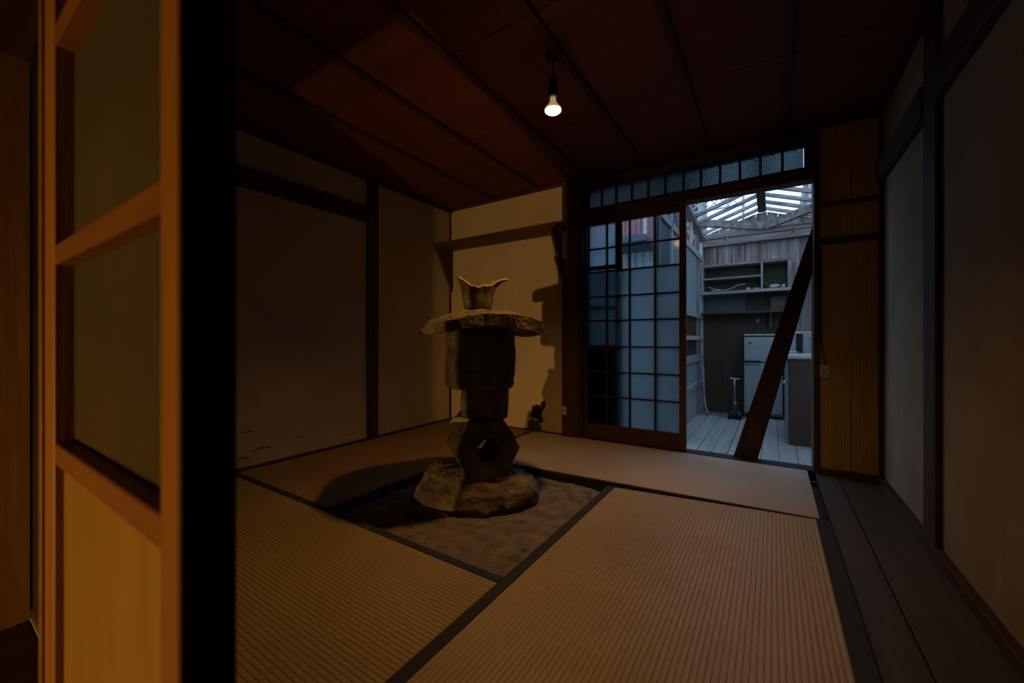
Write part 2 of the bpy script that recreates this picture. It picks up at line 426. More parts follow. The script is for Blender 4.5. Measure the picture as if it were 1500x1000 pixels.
box('corner_strip', XR-.018, XR, 2.880, 2.91, 0, 2.0, M['postz'], wr)
box('baseboard_back', .226, XR, 2.868, 2.91, -.012, .03, M['postx'], wr)

# right wall
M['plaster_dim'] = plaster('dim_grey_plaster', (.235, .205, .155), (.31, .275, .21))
wq = setting('wall_right', 'dim grey plaster wall framed by dark timber on the right')
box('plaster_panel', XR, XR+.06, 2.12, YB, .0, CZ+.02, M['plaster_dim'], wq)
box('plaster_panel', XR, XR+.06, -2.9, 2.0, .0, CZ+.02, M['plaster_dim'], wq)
box('post', XR-.02, XR+.06, 1.995, 2.13, -.02, CZ, M['postz'], wq, .004)
box('tie_beam', XR-.03, XR+.03, -2.9, 1.995, 1.612, 1.735, M['posty'], wq, .003)
box('tie_beam', XR-.03, XR+.03, 2.13, YB, 1.612, 1.735, M['posty'], wq, .003)
box('cornice', XR-.03, XR+.02, -.4, YB, 1.985, CZ, M['posty'], wq)
box('baseboard', XR-.026, XR, -2.9, YB, -.02, .032, M['posty'], wq, .002)

# ceiling: boards across, battens along the room
ce = setting('ceiling', 'low ceiling of reddish boards held by dark battens')
yb = .12; i = 0
while yb < YB:
    y1 = min(yb+.405, YB+.03)
    box('ceiling_board', XL, XR, yb+.0015, y1-.0015, CZ+(.0 if i % 2 else .003), CZ+.02, M['ceiling'], ce, 0); yb += .405; i += 1
box('ceiling_backing', XL-.06, XR+.06, .1, YB+.1, CZ+.022, CZ+.05, M['darkboardy'], ce, 0)
for x in (-2.08, -1.625, -1.203, -.777, -.353, .058):
    box('batten', x-.017, x+.017, .12, YB, CZ-.022, CZ+.002, M['batten'], ce, .004)

# floor: plank strip on the right, sand pit bed, sill under the near doors
fl = setting('floor', 'worn plank strip along the right wall')
box('plank', .208, .307, -.6, 2.895, -.045, -.004, M['plank'], fl, .003)
box('plank', .312, XR-.024, -.6, 2.87, -.045, -.006, M['plank'], fl, .003)
box('subfloor', XL, XR, .1, YB+.04, -.12, -.075, M['darkboardx'], fl, 0)
box('threshold', XL, XR, .07, .188, -.12, -.004, M['posty'], fl, .003)

# ================================================================== TATAMI
def rib_mat(name, quad, along, zt, mat, parent, pitch=.0142):
    """ribbed straw surface on a quad given as (x0,x1,y0_at_x0,y0_at_x1,y1_at_x0,y1_at_x1)"""
    x0, x1, ya0, ya1, yb0, yb1 = quad
    vs, fs = [], []
    def P(s, t, z):
        x = x0+(x1-x0)*s; a = ya0+(ya1-ya0)*s; b = yb0+(yb1-yb0)*s
        return (x, a+(b-a)*t, z)
    L_ = (x1-x0) if along == 'y' else (yb0-ya0)
    n = int(L_/pitch); g = .14
    st = []
    for i in range(n):
        st += [(i/n, -.0022), ((i+g)/n, -.0004), ((i+.5)/n, 0), ((i+1-g)/n, -.0004)]
    st.append((1, -.0022))
    for q, dz in st:
        for e in (0, 1):
            vs.append(P(q, e, zt+dz) if along == 'y' else P(e, q, zt+dz))
    for i in range(len(st)-1):
        a = 2*i; fs.append([a, a+1, a+3, a+2])
    return link(name, vs, fs, mat, parent)
def core(name, quad, z0, z1, mat, parent):
    x0, x1, ya0, ya1, yb0, yb1 = quad
    p = [(x0, ya0), (x1, ya1), (x1, yb1), (x0, yb0)]
    vs = [(x, y, z0) for x, y in p]+[(x, y, z1) for x, y in p]
    return link(name, vs, [[3, 2, 1, 0], [4, 5, 6, 7]]+[[i, (i+1) % 4, 4+(i+1) % 4, 4+i] for i in range(4)], mat, parent)
ZB = -.074
# near right
t = thing('tatami_mat', 'worn straw mat filling the front right of the room, beside the plank strip', 'mat', (-.28, 1.1, ZB), group='straw mats round the sand pit')
core('mat_base', (-.725, .204, .19, .19, 2.028, 2.138), ZB, -.004, M['heri'], t)
rib_mat('straw_surface', (-.688, .156, .19, .19, 2.026, 2.136), 'y', 0, M['taty'], t)
core('cloth_border', (-.725, -.688, .19, .19, 2.026, 2.030), -.004, .0012, M['heri'], t)
core('cloth_border', (.156, .204, .19, .19, 2.13, 2.136), -.004, .0012, M['heri'], t)
# near left
t = thing('tatami_mat', 'worn straw mat in front of the sand pit, reaching to the left wall', 'mat', (-1.67, .62, ZB), group='straw mats round the sand pit')
core('mat_base', (XL+.004, -.727, .19, .19, 1.058, 1.058), ZB, -.004, M['heri'], t)
rib_mat('straw_surface', (XL+.006, -.727, .19, .19, 1.026, 1.026), 'x', 0, M['tatx'], t)
core('cloth_border', (XL+.006, -.727, 1.026, 1.026, 1.058, 1.058), -.004, .0012, M['heri'], t)
# far left
t = thing('tatami_mat', 'shadowed straw mat along the left wall behind the pit', 'mat', (-2.15, 2.0, ZB), group='straw mats round the sand pit')
core('mat_base', (XL+.004, -1.676, 1.061, 1.061, 2.905, 2.905), ZB, -.004, M['heri'], t)
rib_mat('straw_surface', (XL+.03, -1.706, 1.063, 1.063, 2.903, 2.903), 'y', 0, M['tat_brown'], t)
core('cloth_border', (-1.706, -1.676, 1.061, 1.061, 2.905, 2.905), -.004, .0012, M['heri'], t)
core('cloth_border', (XL+.004, XL+.03, 1.061, 1.061, 2.905, 2.905), -.004, .0012, M['heri'], t)
# far right by the door
t = thing('tatami_mat', 'straw mat lit blue by the open door', 'mat', (-.8, 2.48, ZB), group='straw mats round the sand pit')
core('mat_base', (-1.673, .170, 2.032, 2.142, 2.903, 2.903), ZB, -.003, M['heri'], t)
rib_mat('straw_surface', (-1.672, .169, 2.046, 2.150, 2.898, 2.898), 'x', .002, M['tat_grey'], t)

# sand pit
sd = bmesh.new(); NX = 60
gv = []
for j in range(NX+1):
    for i in range(NX+1):
        x = -1.676+(-.725+1.676)*i/NX; y = 1.058+(2.034-1.058)*j/NX
        e = min(i, NX-i, j, NX-j)/NX
        z = -.028+.010*noise.noise((x*5, y*5, 2))+.006*noise.noise((x*17, y*17, 5))+.003*noise.noise((x*45, y*45, 9))-.010*max(0, 1-e*14)
        gv.append(sd.verts.new((x, y, z)))
for j in range(NX):
    for i in range(NX):
        a = j*(NX+1)+i; sd.faces.new([gv[a], gv[a+1], gv[a+NX+2], gv[a+NX+1]])
o = bm_link('sand_bed', sd, M['sand'], None, True)
tag(o, 'grey sand filling the square pit in the middle of the mats', 'sand', kind='stuff')

# ================================================================== STONE LANTERN (local x = across the view, y = away from the camera)
st = thing('stone_lantern', 'weathered stacked stone lantern with a hollow hexagonal firebox standing in the sand pit', 'stone lantern', (-1.2, 1.545, -.04), R(33.2))
def rings(name, levels, mat, parent, n=28, amp=.012, fr=7, seed=0, smooth=False, shift=None, cuts=3):
    """stack of outlines; each level = (z, [(x,y)...]) given as a radius function through control points"""
    bm = bmesh.new(); rows = []
    full = []
    for a, b in zip(levels[:-1], levels[1:]):
        for k in range(cuts):
            f = k/cuts; full.append((a[0]+(b[0]-a[0])*f, a, b, f))
    full.append((levels[-1][0], levels[-1], levels[-1], 0))
    def pt(poly, s):
        m_ = len(poly); q = s*m_; i_ = int(q) % m_; f = q-int(q); a, b = poly[i_], poly[(i_+1) % m_]
        return a[0]+(b[0]-a[0])*f, a[1]+(b[1]-a[1])*f
    for z, a, b, f in full:
        row = []
        for k in range(n):
            p, q = pt(a[1], k/n), pt(b[1], k/n)
            v = Vector((p[0]+(q[0]-p[0])*f, p[1]+(q[1]-p[1])*f, z))
            d = noise.noise_vector((v+Vector((seed, seed*1.7, 0)))*fr)+.5*noise.noise_vector((v+Vector((seed, 0, seed)))*fr*2.7)+.25*noise.noise_vector(v*fr*7)
            row.append(bm.verts.new(v+d*amp))
        rows.append(row)
    for r0, r1 in zip(rows[:-1], rows[1:]):
        for k in range(n): bm.faces.new([r0[k], r0[(k+1) % n], r1[(k+1) % n], r1[k]])
    for row, up in ((rows[0], 0), (rows[-1], 1)):
        c = bm.verts.new(sum((v.co for v in row), Vector())/n + Vector((0, 0, .004 if up else -.004)))
        for k in range(n): bm.faces.new([row[k], row[(k+1) % n], c])
    return bm_link(name, bm, mat, parent, smooth, local=True)
def scale_poly(p, s, dx=0, dy=0): return [(x*s+dx, y*s+dy) for x, y in p]
# base boulder
bp = [(-.30, -.02), (-.25, -.115), (-.14, -.16), (.03, -.165), (.17, -.12), (.255, -.06), (.285, .05), (.21, .16), (.05, .21), (-.14, .20), (-.26, .12), (-.315, .05)]
rings('base_stone', [(-.03, scale_poly(bp, .84, .02)), (.015, scale_poly(bp, .94, .01)), (.05, scale_poly(bp, 1.03)), (.10, [(x*1.0, y*.96) for x, y in bp]), (.135, [(x*.94-.005, y*.82+.01) for x, y in bp]), (.165, [(x*.80-.035, y*.70+.02) for x, y in bp]), (.188, [(x*.52-.06, y*.5+.03) for x, y in bp])], M['stone'], st, n=64, amp=.022, fr=5.5, seed=3, cuts=5)
rings('mortar_joint', [(-.02, [(-.30, -.10), (-.12, -.20), (-.10, -.12), (-.24, -.04)]), (.03, [(-.285, -.10), (-.14, -.19), (-.12, -.13), (-.25, -.06)])], M['mortar'], st, n=24, amp=.012, fr=14, seed=15)
# hexagonal firebox lying on a flat with a hole through
def hexa(parent, cx, cz, rad, hole, y0, y1, rot):
    bm = bmesh.new(); n = 6; seg = 6; dep = 6
    hx = [(math.cos(math.pi/3*i), math.sin(math.pi/3*i)) for i in range(6)]
    ho = [(1.0, .0), (.45, .78), (-.35, .80), (-1.0, .1), (-.55, -.78), (.5, -.76)]
    def at(poly, s):
        q = s*6; i_ = int(q) % 6; f = q-int(q); a, b = poly[i_], poly[(i_+1) % 6]
        return Vector((a[0]+(b[0]-a[0])*f, a[1]+(b[1]-a[1])*f))
    K = 6*seg
    loop = []
    fr_ = [(hole, ho, y0+.01)]+[(None, k/3, y0) for k in range(0, 4)]+[(rad, hx, y0+(y1-y0)*(k+1)/dep) for k in range(dep)]+[(None, 1-k/3, y1) for k in range(1, 4)]+[(hole, ho, y1-.01)]
    rows = []
    for r_, poly, y in fr_:
        row = []
        for k in range(K):
            if r_ is None: p = at(ho, k/K)*hole*(1-poly) + at(hx, k/K)*rad*poly
            else: p = at(poly, k/K)*r_
            v = Vector((p.x, y, p.y))
            if r_ is None and poly > .99: v.x *= .985; v.z *= .985
            d = noise.noise_vector(v*9)+.6*noise.noise_vector(v*24+Vector((4, 1, 2)))
            v += d*.0055
            v = Matrix.Rotation(rot, 4, 'Z') @ v
            row.append(bm.verts.new(v+Vector((cx, 0, cz))))
        rows.append(row)
    for a, b in zip(rows, rows[1:]+rows[:1]):
        for k in range(K): bm.faces.new([a[k], a[(k+1) % K], b[(k+1) % K], b[k]])
    return bm_link('hexagonal_firebox', bm, M['stone_dark'], parent, local=True)
hexa(st, .016, .290, .160, .064, -.10, .13, R(20))
rings('mortar_joint', [(.150, [(-.13, -.10), (.13, -.08), (.12, .12), (-.14, .1)]), (.175, [(-.10, -.07), (.10, -.06), (.10, .1), (-.11, .08)])], M['stone'], st, n=24, amp=.012, fr=14, seed=8)
rings('mortar_joint', [(.415, [(-.135, -.07), (.10, -.06), (.11, .1), (-.12, .1)]), (.44, [(-.115, -.075), (.115, -.065), (.11, .1), (-.11, .1)])], M['mortar'], st, n=24, amp=.012, fr=14, seed=9)
# neck stone
nk = [(-.085, -.07), (-.03, -.095), (.09, -.088), (.138, -.05), (.14, .05), (.08, .1), (-.05, .1), (-.09, .05)]
rings('neck_stone', [(.435, scale_poly(nk, .97)), (.50, nk), (.56, scale_poly(nk, 1.0, .002)), (.58, scale_poly(nk, .95))], M['stone_dark'], st, n=32, amp=.006, fr=10, seed=5)
# square block
rot = R(16)
def rp(p, a): return [(x*math.cos(a)-y*math.sin(a), x*math.sin(a)+y*math.cos(a)) for x, y in p]
bk = rp([(-.14, -.115), (-.05, -.128), (.05, -.128), (.14, -.112), (.15, -.03), (.146, .05), (.13, .12), (.03, .128), (-.07, .128), (-.145, .115), (-.155, .03), (-.152, -.05)], rot)
rings('block_stone', [(.578, scale_poly(bk, .98, -.004)), (.60, scale_poly(bk, 1.05, -.004)), (.68, scale_poly(bk, 1.04)), (.76, scale_poly(bk, 1.04, .003)), (.83, scale_poly(bk, 1.03, .002)), (.862, scale_poly(bk, .93))], M['stone_dark'], st, n=48, amp=.008, fr=9, seed=6)
# roof slab: a thick, drooping, irregular plate
def slab(parent):
    bm = bmesh.new(); nx, ny = 30, 12; top, bot = {}, {}
    a = R(26)
    for i in range(nx+1):
        u = -1+2*i/nx
        for j in range(ny+1):
            v = -1+2*j/ny
            x = (.012+u*.300) if u < 0 else (.012+u*.345); hw = .205*(1-abs(u)**3.2)**.55 if abs(u) < 1 else 0
            hw = max(hw, .035)
            y = v*hw + .012*noise.noise((u*3, 1, 4))
            droop = -.066*abs(u)**1.8 - .012*v*v
            zt = .952+droop; zb = .866+droop*.75 - (.0 if u < 0 else .018*u)
            edge = max(abs(u)**5, abs(v)**5)
            zm = (zt+zb)/2; edge = max(abs(u)**6*.9, abs(v)**6*.30); zt = zt+(zm-zt)*edge; zb = zb+(zm-zb)*edge
            X, Y = x*math.cos(a)-y*math.sin(a), x*math.sin(a)+y*math.cos(a)
            for d, z, s in ((top, zt, 1), (bot, zb, 2)):
                q = Vector((X, Y, z)); n_ = noise.noise_vector(q*9+Vector((s, 0, 0)))*.009+noise.noise_vector(q*27+Vector((s, 3, 0)))*.006
                d[i, j] = bm.verts.new(q+n_)
    for i in range(nx):
        for j in range(ny):
            bm.faces.new([top[i, j], top[i+1, j], top[i+1, j+1], top[i, j+1]])
            bm.faces.new([bot[i, j], bot[i, j+1], bot[i+1, j+1], bot[i+1, j]])
    ring = [(i, 0) for i in range(nx)]+[(nx, j) for j in range(ny)]+[(i, ny) for i in range(nx, 0, -1)]+[(0, j) for j in range(ny, 0, -1)]
    for p, q in zip(ring, ring[1:]+ring[:1]): bm.faces.new([top[p], bot[p], bot[q], top[q]])
    return bm_link('roof_slab', bm, M['stone'], parent, local=True)
slab(st)
rings('mortar_joint', [(.845, scale_poly(bk, .9)), (.885, scale_poly(bk, .85))], M['mortar'], st, n=24, amp=.008, fr=14, seed=11)

# broken pot on top
pot = thing('broken_pot', 'broken clay pot with a jagged flared rim sitting on top of the stone lantern', 'pot', (-1.2, 1.545, .918), R(33.2))
def shard():
    n = 48; bm = bmesh.new(); rows = []
    def rim(a):                       # a = angle, 0 = right of the view, -90 = towards the camera
        d = math.degrees(a) % 360
        K = [(0, .138), (15, .152), (35, .150), (55, .138), (90, .112), (130, .118), (160, .145), (180, .156), (200, .152), (225, .132), (250, .108), (268, .096), (290, .100), (320, .110), (342, .116), (352, .128), (360, .138)]
        for (p, h0), (q, h1) in zip(K[:-1], K[1:]):
            if p <= d <= q: return h0+(h1-h0)*(d-p)/(q-p)
        return .1
    def rad(f, a):
        base = .069+.012*f+.022*f**3
        sp = max(0, math.cos(a-.38))**6*(.062*f**5)
        return base+sp
    def co(f, a, off):
        h = rim(a); r_ = rad(f*h/.155, a)-off
        v = Vector((r_*math.cos(a)-.008, r_*.85*math.sin(a), h*f))
        return v+noise.noise_vector(v*22)*.004+Vector((0, 0, .008*f*noise.noise((a*4, 3, 1))))
    m_ = 9
    for k in range(m_+1): rows.append([bm.verts.new(co(k/m_, 2*math.pi*i/n, 0)) for i in range(n)])
    for k in range(m_, 0, -1): rows.append([bm.verts.new(co(k/m_, 2*math.pi*i/n, .011)) for i in range(n)])
    for q, (a, b) in enumerate(zip(rows[:-1], rows[1:])):
        if q == m_:
            vs = [v.co.copy() for v in a]+[v.co.copy()+Vector((0, 0, .0)) for v in b]
            vs += [(v.co+w_.co)/2+Vector((0, 0, .005+.004*noise.noise(v.co*60))) for v, w_ in zip(a, b)]
            fs = []
            for i in range(n):
                k = (i+1) % n; fs += [[i, k, 2*n+k, 2*n+i], [2*n+i, 2*n+k, n+k, n+i]]
            link('broken_rim', vs, fs, M['mortar'], pot, False, True)
            continue
        for i in range(n): bm.faces.new([a[i], a[(i+1) % n], b[(i+1) % n], b[i]])
    bm.faces.new(rows[0]); bm.faces.new(rows[-1])
    return bm_link('body', bm, M['clay_pot'], pot, False, local=True)
shard()

# ================================================================== HANGING BULB
BX, BY_ = -.812, 1.572
pl = thing('hanging_bulb', 'bare glowing reflector bulb hanging on a short dark cord from the ceiling', 'lamp', (BX, BY_, CZ))
lathe('ceiling_cap', [(.0, -.0), (.035, -.002), (.034, -.016), (.012, -.024), (.0, -.025)], (BX, BY_, CZ), M['black'], pl)
tube('cord', [(BX, BY_, CZ-.02), (BX+.001, BY_, 1.96), (BX, BY_, 1.895)], .0035, M['black'], pl, sub=3)
lathe('socket', [(.006, .05), (.016, .046), (.018, .0), (.021, -.004), (.021, -.022), (.012, -.024)], (BX, BY_, 1.872), M['black'], pl)
lathe('socket_ring', [(.014, .0), (.023, -.001), (.023, -.014), (.014, -.015)], (BX, BY_, 1.850), M['steel'], pl)
b_ = lathe('bulb', [(.011, 0), (.013, -.012), (.014, -.022), (.024, -.036), (.034, -.048), (.037, -.056)], (BX, BY_, 1.838), M['lamp_neck'], pl)
lathe('bulb_face', [(.037, .0), (.036, -.006), (.028, -.012), (.012, -.015), (.001, -.0155)], (BX, BY_, 1.782), M['lamp_face'], b_)
sp = light('bulb_light', 'SPOT', (BX, BY_, 1.758), 29.5, WARM, aim=(BX, BY_, 0), size=.03, cone=128, blend=.85)
gl = light('bulb_glow', 'POINT', (BX, BY_, 1.755), 0.5, WARM, size=.03)

# ================================================================== SHELF WITH BRACKETS ON THE BACK WALL
sh = thing('wall_shelf', 'dark wooden shelf on two triangular brackets across the cream plaster', 'shelf', (-2.0, YB, 1.62))
box('board', XL+.002, -1.372, 2.68, YB-.001, 1.622, 1.657, M['brownx'], sh, .003)
prism('bracket', [(2.685, 1.622), (YB-.001, 1.622), (YB-.001, 1.235)], 'x', XL+.016, XL+.036, M['brownz'], sh)
prism('bracket', [(2.685, 1.622), (YB-.032, 1.622), (YB-.032, 1.285)], 'x', -1.422, -1.402, M['brownz'], sh)

o = thing('wooden_peg_strip', 'narrow pale wooden strip hung on the brown pillar below the shelf', 'strip', (-1.365, YB-.03, 1.3))
box('strip', -1.373, -1.353, YB-.048, YB-.0305, 1.27, 1.45, M['stile'], o)
box('hook', -1.368, -1.358, YB-.062, YB-.048, 1.425, 1.44, M['steel'], o)

def outlet(x0, x1, y, z0, z1, label, slots):
    t = thing('wall_outlet', label, 'outlet', ((x0+x1)/2, y, (z0+z1)/2))
    pz = box('cover_plate', x0, x1, y-.008, y-.0005, z0, z1, M['ivory'], t, .003)
    for (sx, sz, w_, h_) in slots:
        cx, cz = x0+(x1-x0)*sx, z0+(z1-z0)*sz
        box('slot', cx-w_/2, cx+w_/2, y-.0092, y-.0075, cz-h_/2, cz+h_/2, M['slot'], pz, 0)
    return t
ob = outlet(.228, .272, 2.8995, .552, .622, 'ivory double socket on the ribbed board right of the door', [(.3, .78, .004, .012), (.7, .78, .004, .012), (.3, .25, .004, .012), (.7, .25, .004, .012), (.5, .5, .007, .007)])
outlet(-1.402, -1.366, 2.8795, .172, .238, 'small ivory socket low on the brown pillar beside the plaster hole', [(.35, .5, .004, .013), (.65, .5, .004, .013)])
tube('cord', [(.252, 2.893, .622), (.250, 2.887, .66), (.240, 2.892, .72), (.234, 2.894, .80), (.232, 2.894, 1.0), (.232, 2.894, 1.30)], .0028, M['black'], ob, n=6)

# ================================================================== SLIDING DOOR
d1 = setting('door_1', 'dark framed glass sliding door with four columns of small panes, clear on top', (-.88, YD, 0))
zr = [1.66, 1.47, 1.291, 1.098, .914, .715, .522, .333, .115]
xc = [-1.232, -1.06, -.885, -.702, -.535]
y0, y1 = YD-.016, YD+.014
box('stile', -1.262+.025, -1.220, y0, y1, .004, 1.70, M['brownz'], d1)
box('stile', -.540, -.497, y0, y1, .004, 1.70, M['brownz'], d1)
box('top_rail', -1.22, -.54, y0, y1, 1.655, 1.70, M['brownx'], d1)
box('bottom_rail', -1.22, -.54, y0, y1, .004, .118, M['brownx'], d1)
for x in xc[1:-1]: box('glazing_bar', x-.006, x+.006, y0+.003, y1-.004, .118, 1.655, M['postz'], d1, 0)
for z in zr[1:-1]: box('glazing_bar', -1.22, -.54, y0+.004, y1-.005, z-.0055, z+.0055, M['postx'], d1, 0)
xe = [-1.22]+xc[1:-1]+[-.54]; ze = [1.655]+zr[1:-1]+[.118]
for r_ in range(8):
    for c in range(4):
        a = xe[c]+(.006 if c else 0); b = xe[c+1]-(.006 if c < 3 else 0)
        t_, u = ze[r_]-(.0055 if r_ else 0), ze[r_+1]+(.0055 if r_ < 7 else 0)
        box('pane', a, b, YD-.002, YD+.002, u, t_, M['clear'] if r_ < 2 else M['frost'], d1, 0)
# inner sash parked behind its left side
d2 = setting('door_2', 'second sash with fern patterned glass and wooden foot, seen behind the left panes of the glass door', (-1.1, YD+.04, 0))
y0, y1 = YD+.024, YD+.05
box('stile', -1.236, -1.215, y0, y1, .006, 1.70, M['postz'], d2)
box('stile', -1.005, -.955, y0, y1, .006, 1.70, M['postz'], d2)
box('top_rail', -1.215, -1.005, y0, y1, 1.665, 1.70, M['postx'], d2)
box('mid_rail', -1.215, -1.005, y0, y1, 1.315, 1.345, M['postx'], d2)
box('mid_rail', -1.215, -1.005, y0, y1, 1.005, 1.03, M['postx'], d2)
box('mid_rail', -1.215, -1.005, y0, y1, .69, .725, M['postx'], d2)
box('foot_board', -1.215, -1.005, y0+.006, y1-.006, .006, .69, M['postz'], d2)
pn = box('pane', -1.215, -1.005, YD+.036, YD+.040, 1.345, 1.665, M['fern'], d2, 0)
box('pane', -1.215, -1.005, YD+.036, YD+.040, 1.03, 1.315, M['frost'], d2, 0)
box('pane', -1.215, -1.005, YD+.036, YD+.040, .725, 1.005, M['frost'], d2, 0)
bm = bmesh.new(); rr = random.Random(4)          # etched blades on the patterned pane
for k in range(44):
    cx, cz, a, ln = rr.uniform(-1.205, -1.015), rr.uniform(1.36, 1.65), rr.uniform(0, 6.28), rr.uniform(.012, .026)
    dx, dz = math.cos(a)*ln, math.sin(a)*ln; nx_, nz_ = -math.sin(a)*.0026, math.cos(a)*.0026
    vs = [bm.verts.new((x, YD+.0412, z)) for x, z in ((cx-dx, cz-dz), (cx-nx_, cz-nz_), (cx+dx, cz+dz), (cx+nx_, cz+nz_))]
    bm.faces.new(vs)
o = bm_link('etched_blades', bm, M['etch'], pn); tag(o, kind='stuff')

# diagonal brace across the opening
tag(prism('diagonal_brace', [(-.215, .004), (-.080, .004), (.255, 1.395), (.255, 1.64)], 'y', 2.975, 3.015, M['postz']), 'dark brown timber brace leaning diagonally across the open doorway', 'brace')

# ================================================================== NEAR PANEL DOOR (left foreground)
nd = setting('door_3', 'honey brown glazed sliding door with a plain lower board in the left foreground', (-.64, .134, 0))
y0, y1 = .115, .153
box('stile', -.419, -.379, y0, y1, .0, 1.53, M['stile'], nd, .0015)
box('shade_face', -.3785, -.3765, y0+.001, y1, .0, 1.53, M['post_black'], nd, 0)  # near-black sheet painting the shade on the stile's unlit side
box('stile', -.905, -.842, y0, y1, .0, 1.53, M['stile'], nd, .0015)
box('stile_edge_strip', -.924, -.904, y0-.004, y1, .0, 1.53, M['rail'], nd, .001)
for (a, b) in ((.591, .620), (.871, .898), (1.178, 1.206), (1.49, 1.53), (.0, .06)):
    box('rail', -.842, -.419, y0+.001, y1-.002, a, b, M['rail'], nd, .0015)
box('lower_board', -.842, -.419, y0+.010, y0+.020, .06, .591, M['board'], nd, 0)
for (a, b) in ((.62, .871), (.898, 1.178), (1.206, 1.49)):
    box('pane', -.842, -.419, y0+.020, y0+.023, a, b, M['dusty'], nd, 0)
# tall wooden closet door at the far left
cb = setting('door_4', 'tall brown wooden door with vertical grain at the left edge of the view', (-1.72, -.4, -.02))
for k in range(5):
    box('plank', -1.734, -1.710, .192-(k+1)*.26+.001, .192-k*.26-.001, -.02, 1.98, M['closet'], cb, .001)
box('back_ledge', -1.752, -1.734, -1.1, .185, .3, .38, M['closet'], cb)
box('back_ledge', -1.752, -1.734, -1.1, .185, 1.5, 1.58, M['closet'], cb)
ns = setting('trim_1', 'dark timber sill under the closet door')
box('sill', -1.78, -1.69, -1.2, .065, -.30, -.0205, M['posty'], ns)
tp = setting('trim_2', 'dark timber posts beside the near doors')
box('post', -1.055, -.930, .158, .186, -.004, 1.53, M['post_black'], tp, .002)

# rest of the entrance room, behind and beside the camera, plus an added light blocker
nb = setting('wall_front', 'lintel and plaster on the camera side of the room')
box('lintel', XL, XR, .07, .19, 1.53, CZ+.05, M['postx'], nb, .003)
box('plaster_panel', XL, -1.76, .20, .235, -.02, 1.53, M['plaster_grey'], nb)
struct(box('wall_light_blocker', -.452, XR, -.42, -.38, -.3, CZ+.05, M['darkboardz']), 'added dark screen behind the camera keeping the entrance lamp off the right side')  # unseen screen added to block the low lamp from the right side
struct(box('wall_entrance_back', -2.7, XR+.1, -3.0, -2.92, -.35, CZ+.05, M['darkboardx']))
struct(box('wall_entrance_left', -2.72, -2.62, -3.0, .15, -.35, CZ+.05, M['darkboardy']))
struct(box('ceiling_entrance', -2.72, XR+.1, -3.0, .08, CZ+.02, CZ+.06, M['darkboardx']))
struct(box('floor_entrance', -2.72, XR+.1, -3.0, .08, -.36, -.30, M['plank']))
struct(box('wall_entrance_right', XR, XR+.06, -2.92, .0, -.35, .02, M['darkboardy']))

# ================================================================== YARD
yf = setting('floor_yard', 'weathered grey deck boards of the roofed yard')
x = XY; k = 0
while x < 1.3:
    wd = .118+.008*math.sin(k*2.1)
    if x < -.30:      # boards end in a mossy wet patch near the back
        box('deck_plank', x+.0025, x+wd-.0025, 3.10, 5.42+.08*math.sin(k*1.7), FZ-.03, FZ-.001*(k % 3), M['deck'], yf, .002)
        box('deck_plank', x+.004, x+wd-.004, 5.43+.08*math.sin(k*1.7), 5.84, FZ-.034, FZ-.006, M['deckwet'], yf, .002)
    else:
        box('deck_plank', x+.0015, x+wd-.0015, 3.10, 5.84, FZ-.03, FZ-.001*(k % 3), M['deck'], yf, .002)
    x += wd; k += 1
box('step_riser', -1.3, 1.2, YD+.073, 3.10, -.30, -.10, M['posty'], yf)
gd = struct(box('ground', -7, 7, YD+.12, 16, -.40, FZ-.04, M['ground'], None, 0), 'earth outside the yard')

# back wall of the yard: vertical boards, gable
yw = setting('wall_yard_back', 'weathered vertical boards closing the yard')
RX, RZ = -.11, 2.39
def roof_z(x): return RZ-.33*abs(x-RX)
x = XY; rr = random.Random(3)
while x < .62:
    wd = rr.uniform(.085, .125); b = min(x+wd, .62)
    yo = rr.uniform(0, .008)
    z0 = 1.74 if x < .13 else -.2
    prism('wall_plank', [(x+.002, z0), (b-.002, z0), (b-.002, roof_z(b)-.02), (x+.002, roof_z(x)-.02)], 'y', YY+yo, YY+.02+yo, M['greyz'], yw)
    x = b
box('wall_backing', XY-.05, .66, YY+.035, YY+.05, FZ-.05, 2.06, M['darkboardx'], yw, 0)
prism('gable_backing', [(XY-.05, 2.06), (.60, 2.06), (RX, RZ-.05)], 'y', YY+.035, YY+.05, M['darkboardx'], yw)
for k in range(4):
    a = XY+k*.24
    box('dark_board', a+.001, min(a+.24, .15)-.001, YY+.002, YY+.02, -.17, 1.12, M['darkboardz'], yw, .001)
box('kick_board', XY, .15, YY-.015, YY+.002, FZ, FZ+.07, M['darkboardx'], yw)
box('grey_panel', XY, -.285, YY-.004, YY+.02, 1.13, 1.40, M['greyboard'], yw)
box('grey_panel', -.283, .15, YY+.0, YY+.02, 1.13, 1.40, M['shelfin'], yw)
box('tie_beam', XY-.02, .62, YY-.09, YY-.002, 1.985, 2.065, M['greyx'], yw, .004)
box('upper_beam', XY-.02, .62, YY-.05, YY-.002, 2.085, 2.15, M['greyx'], yw, .004)
for x in (-.50, .205): box('strut', x-.02, x+.02, YY-.095, YY-.03, 2.04, 2.10, M['greyz'], yw)

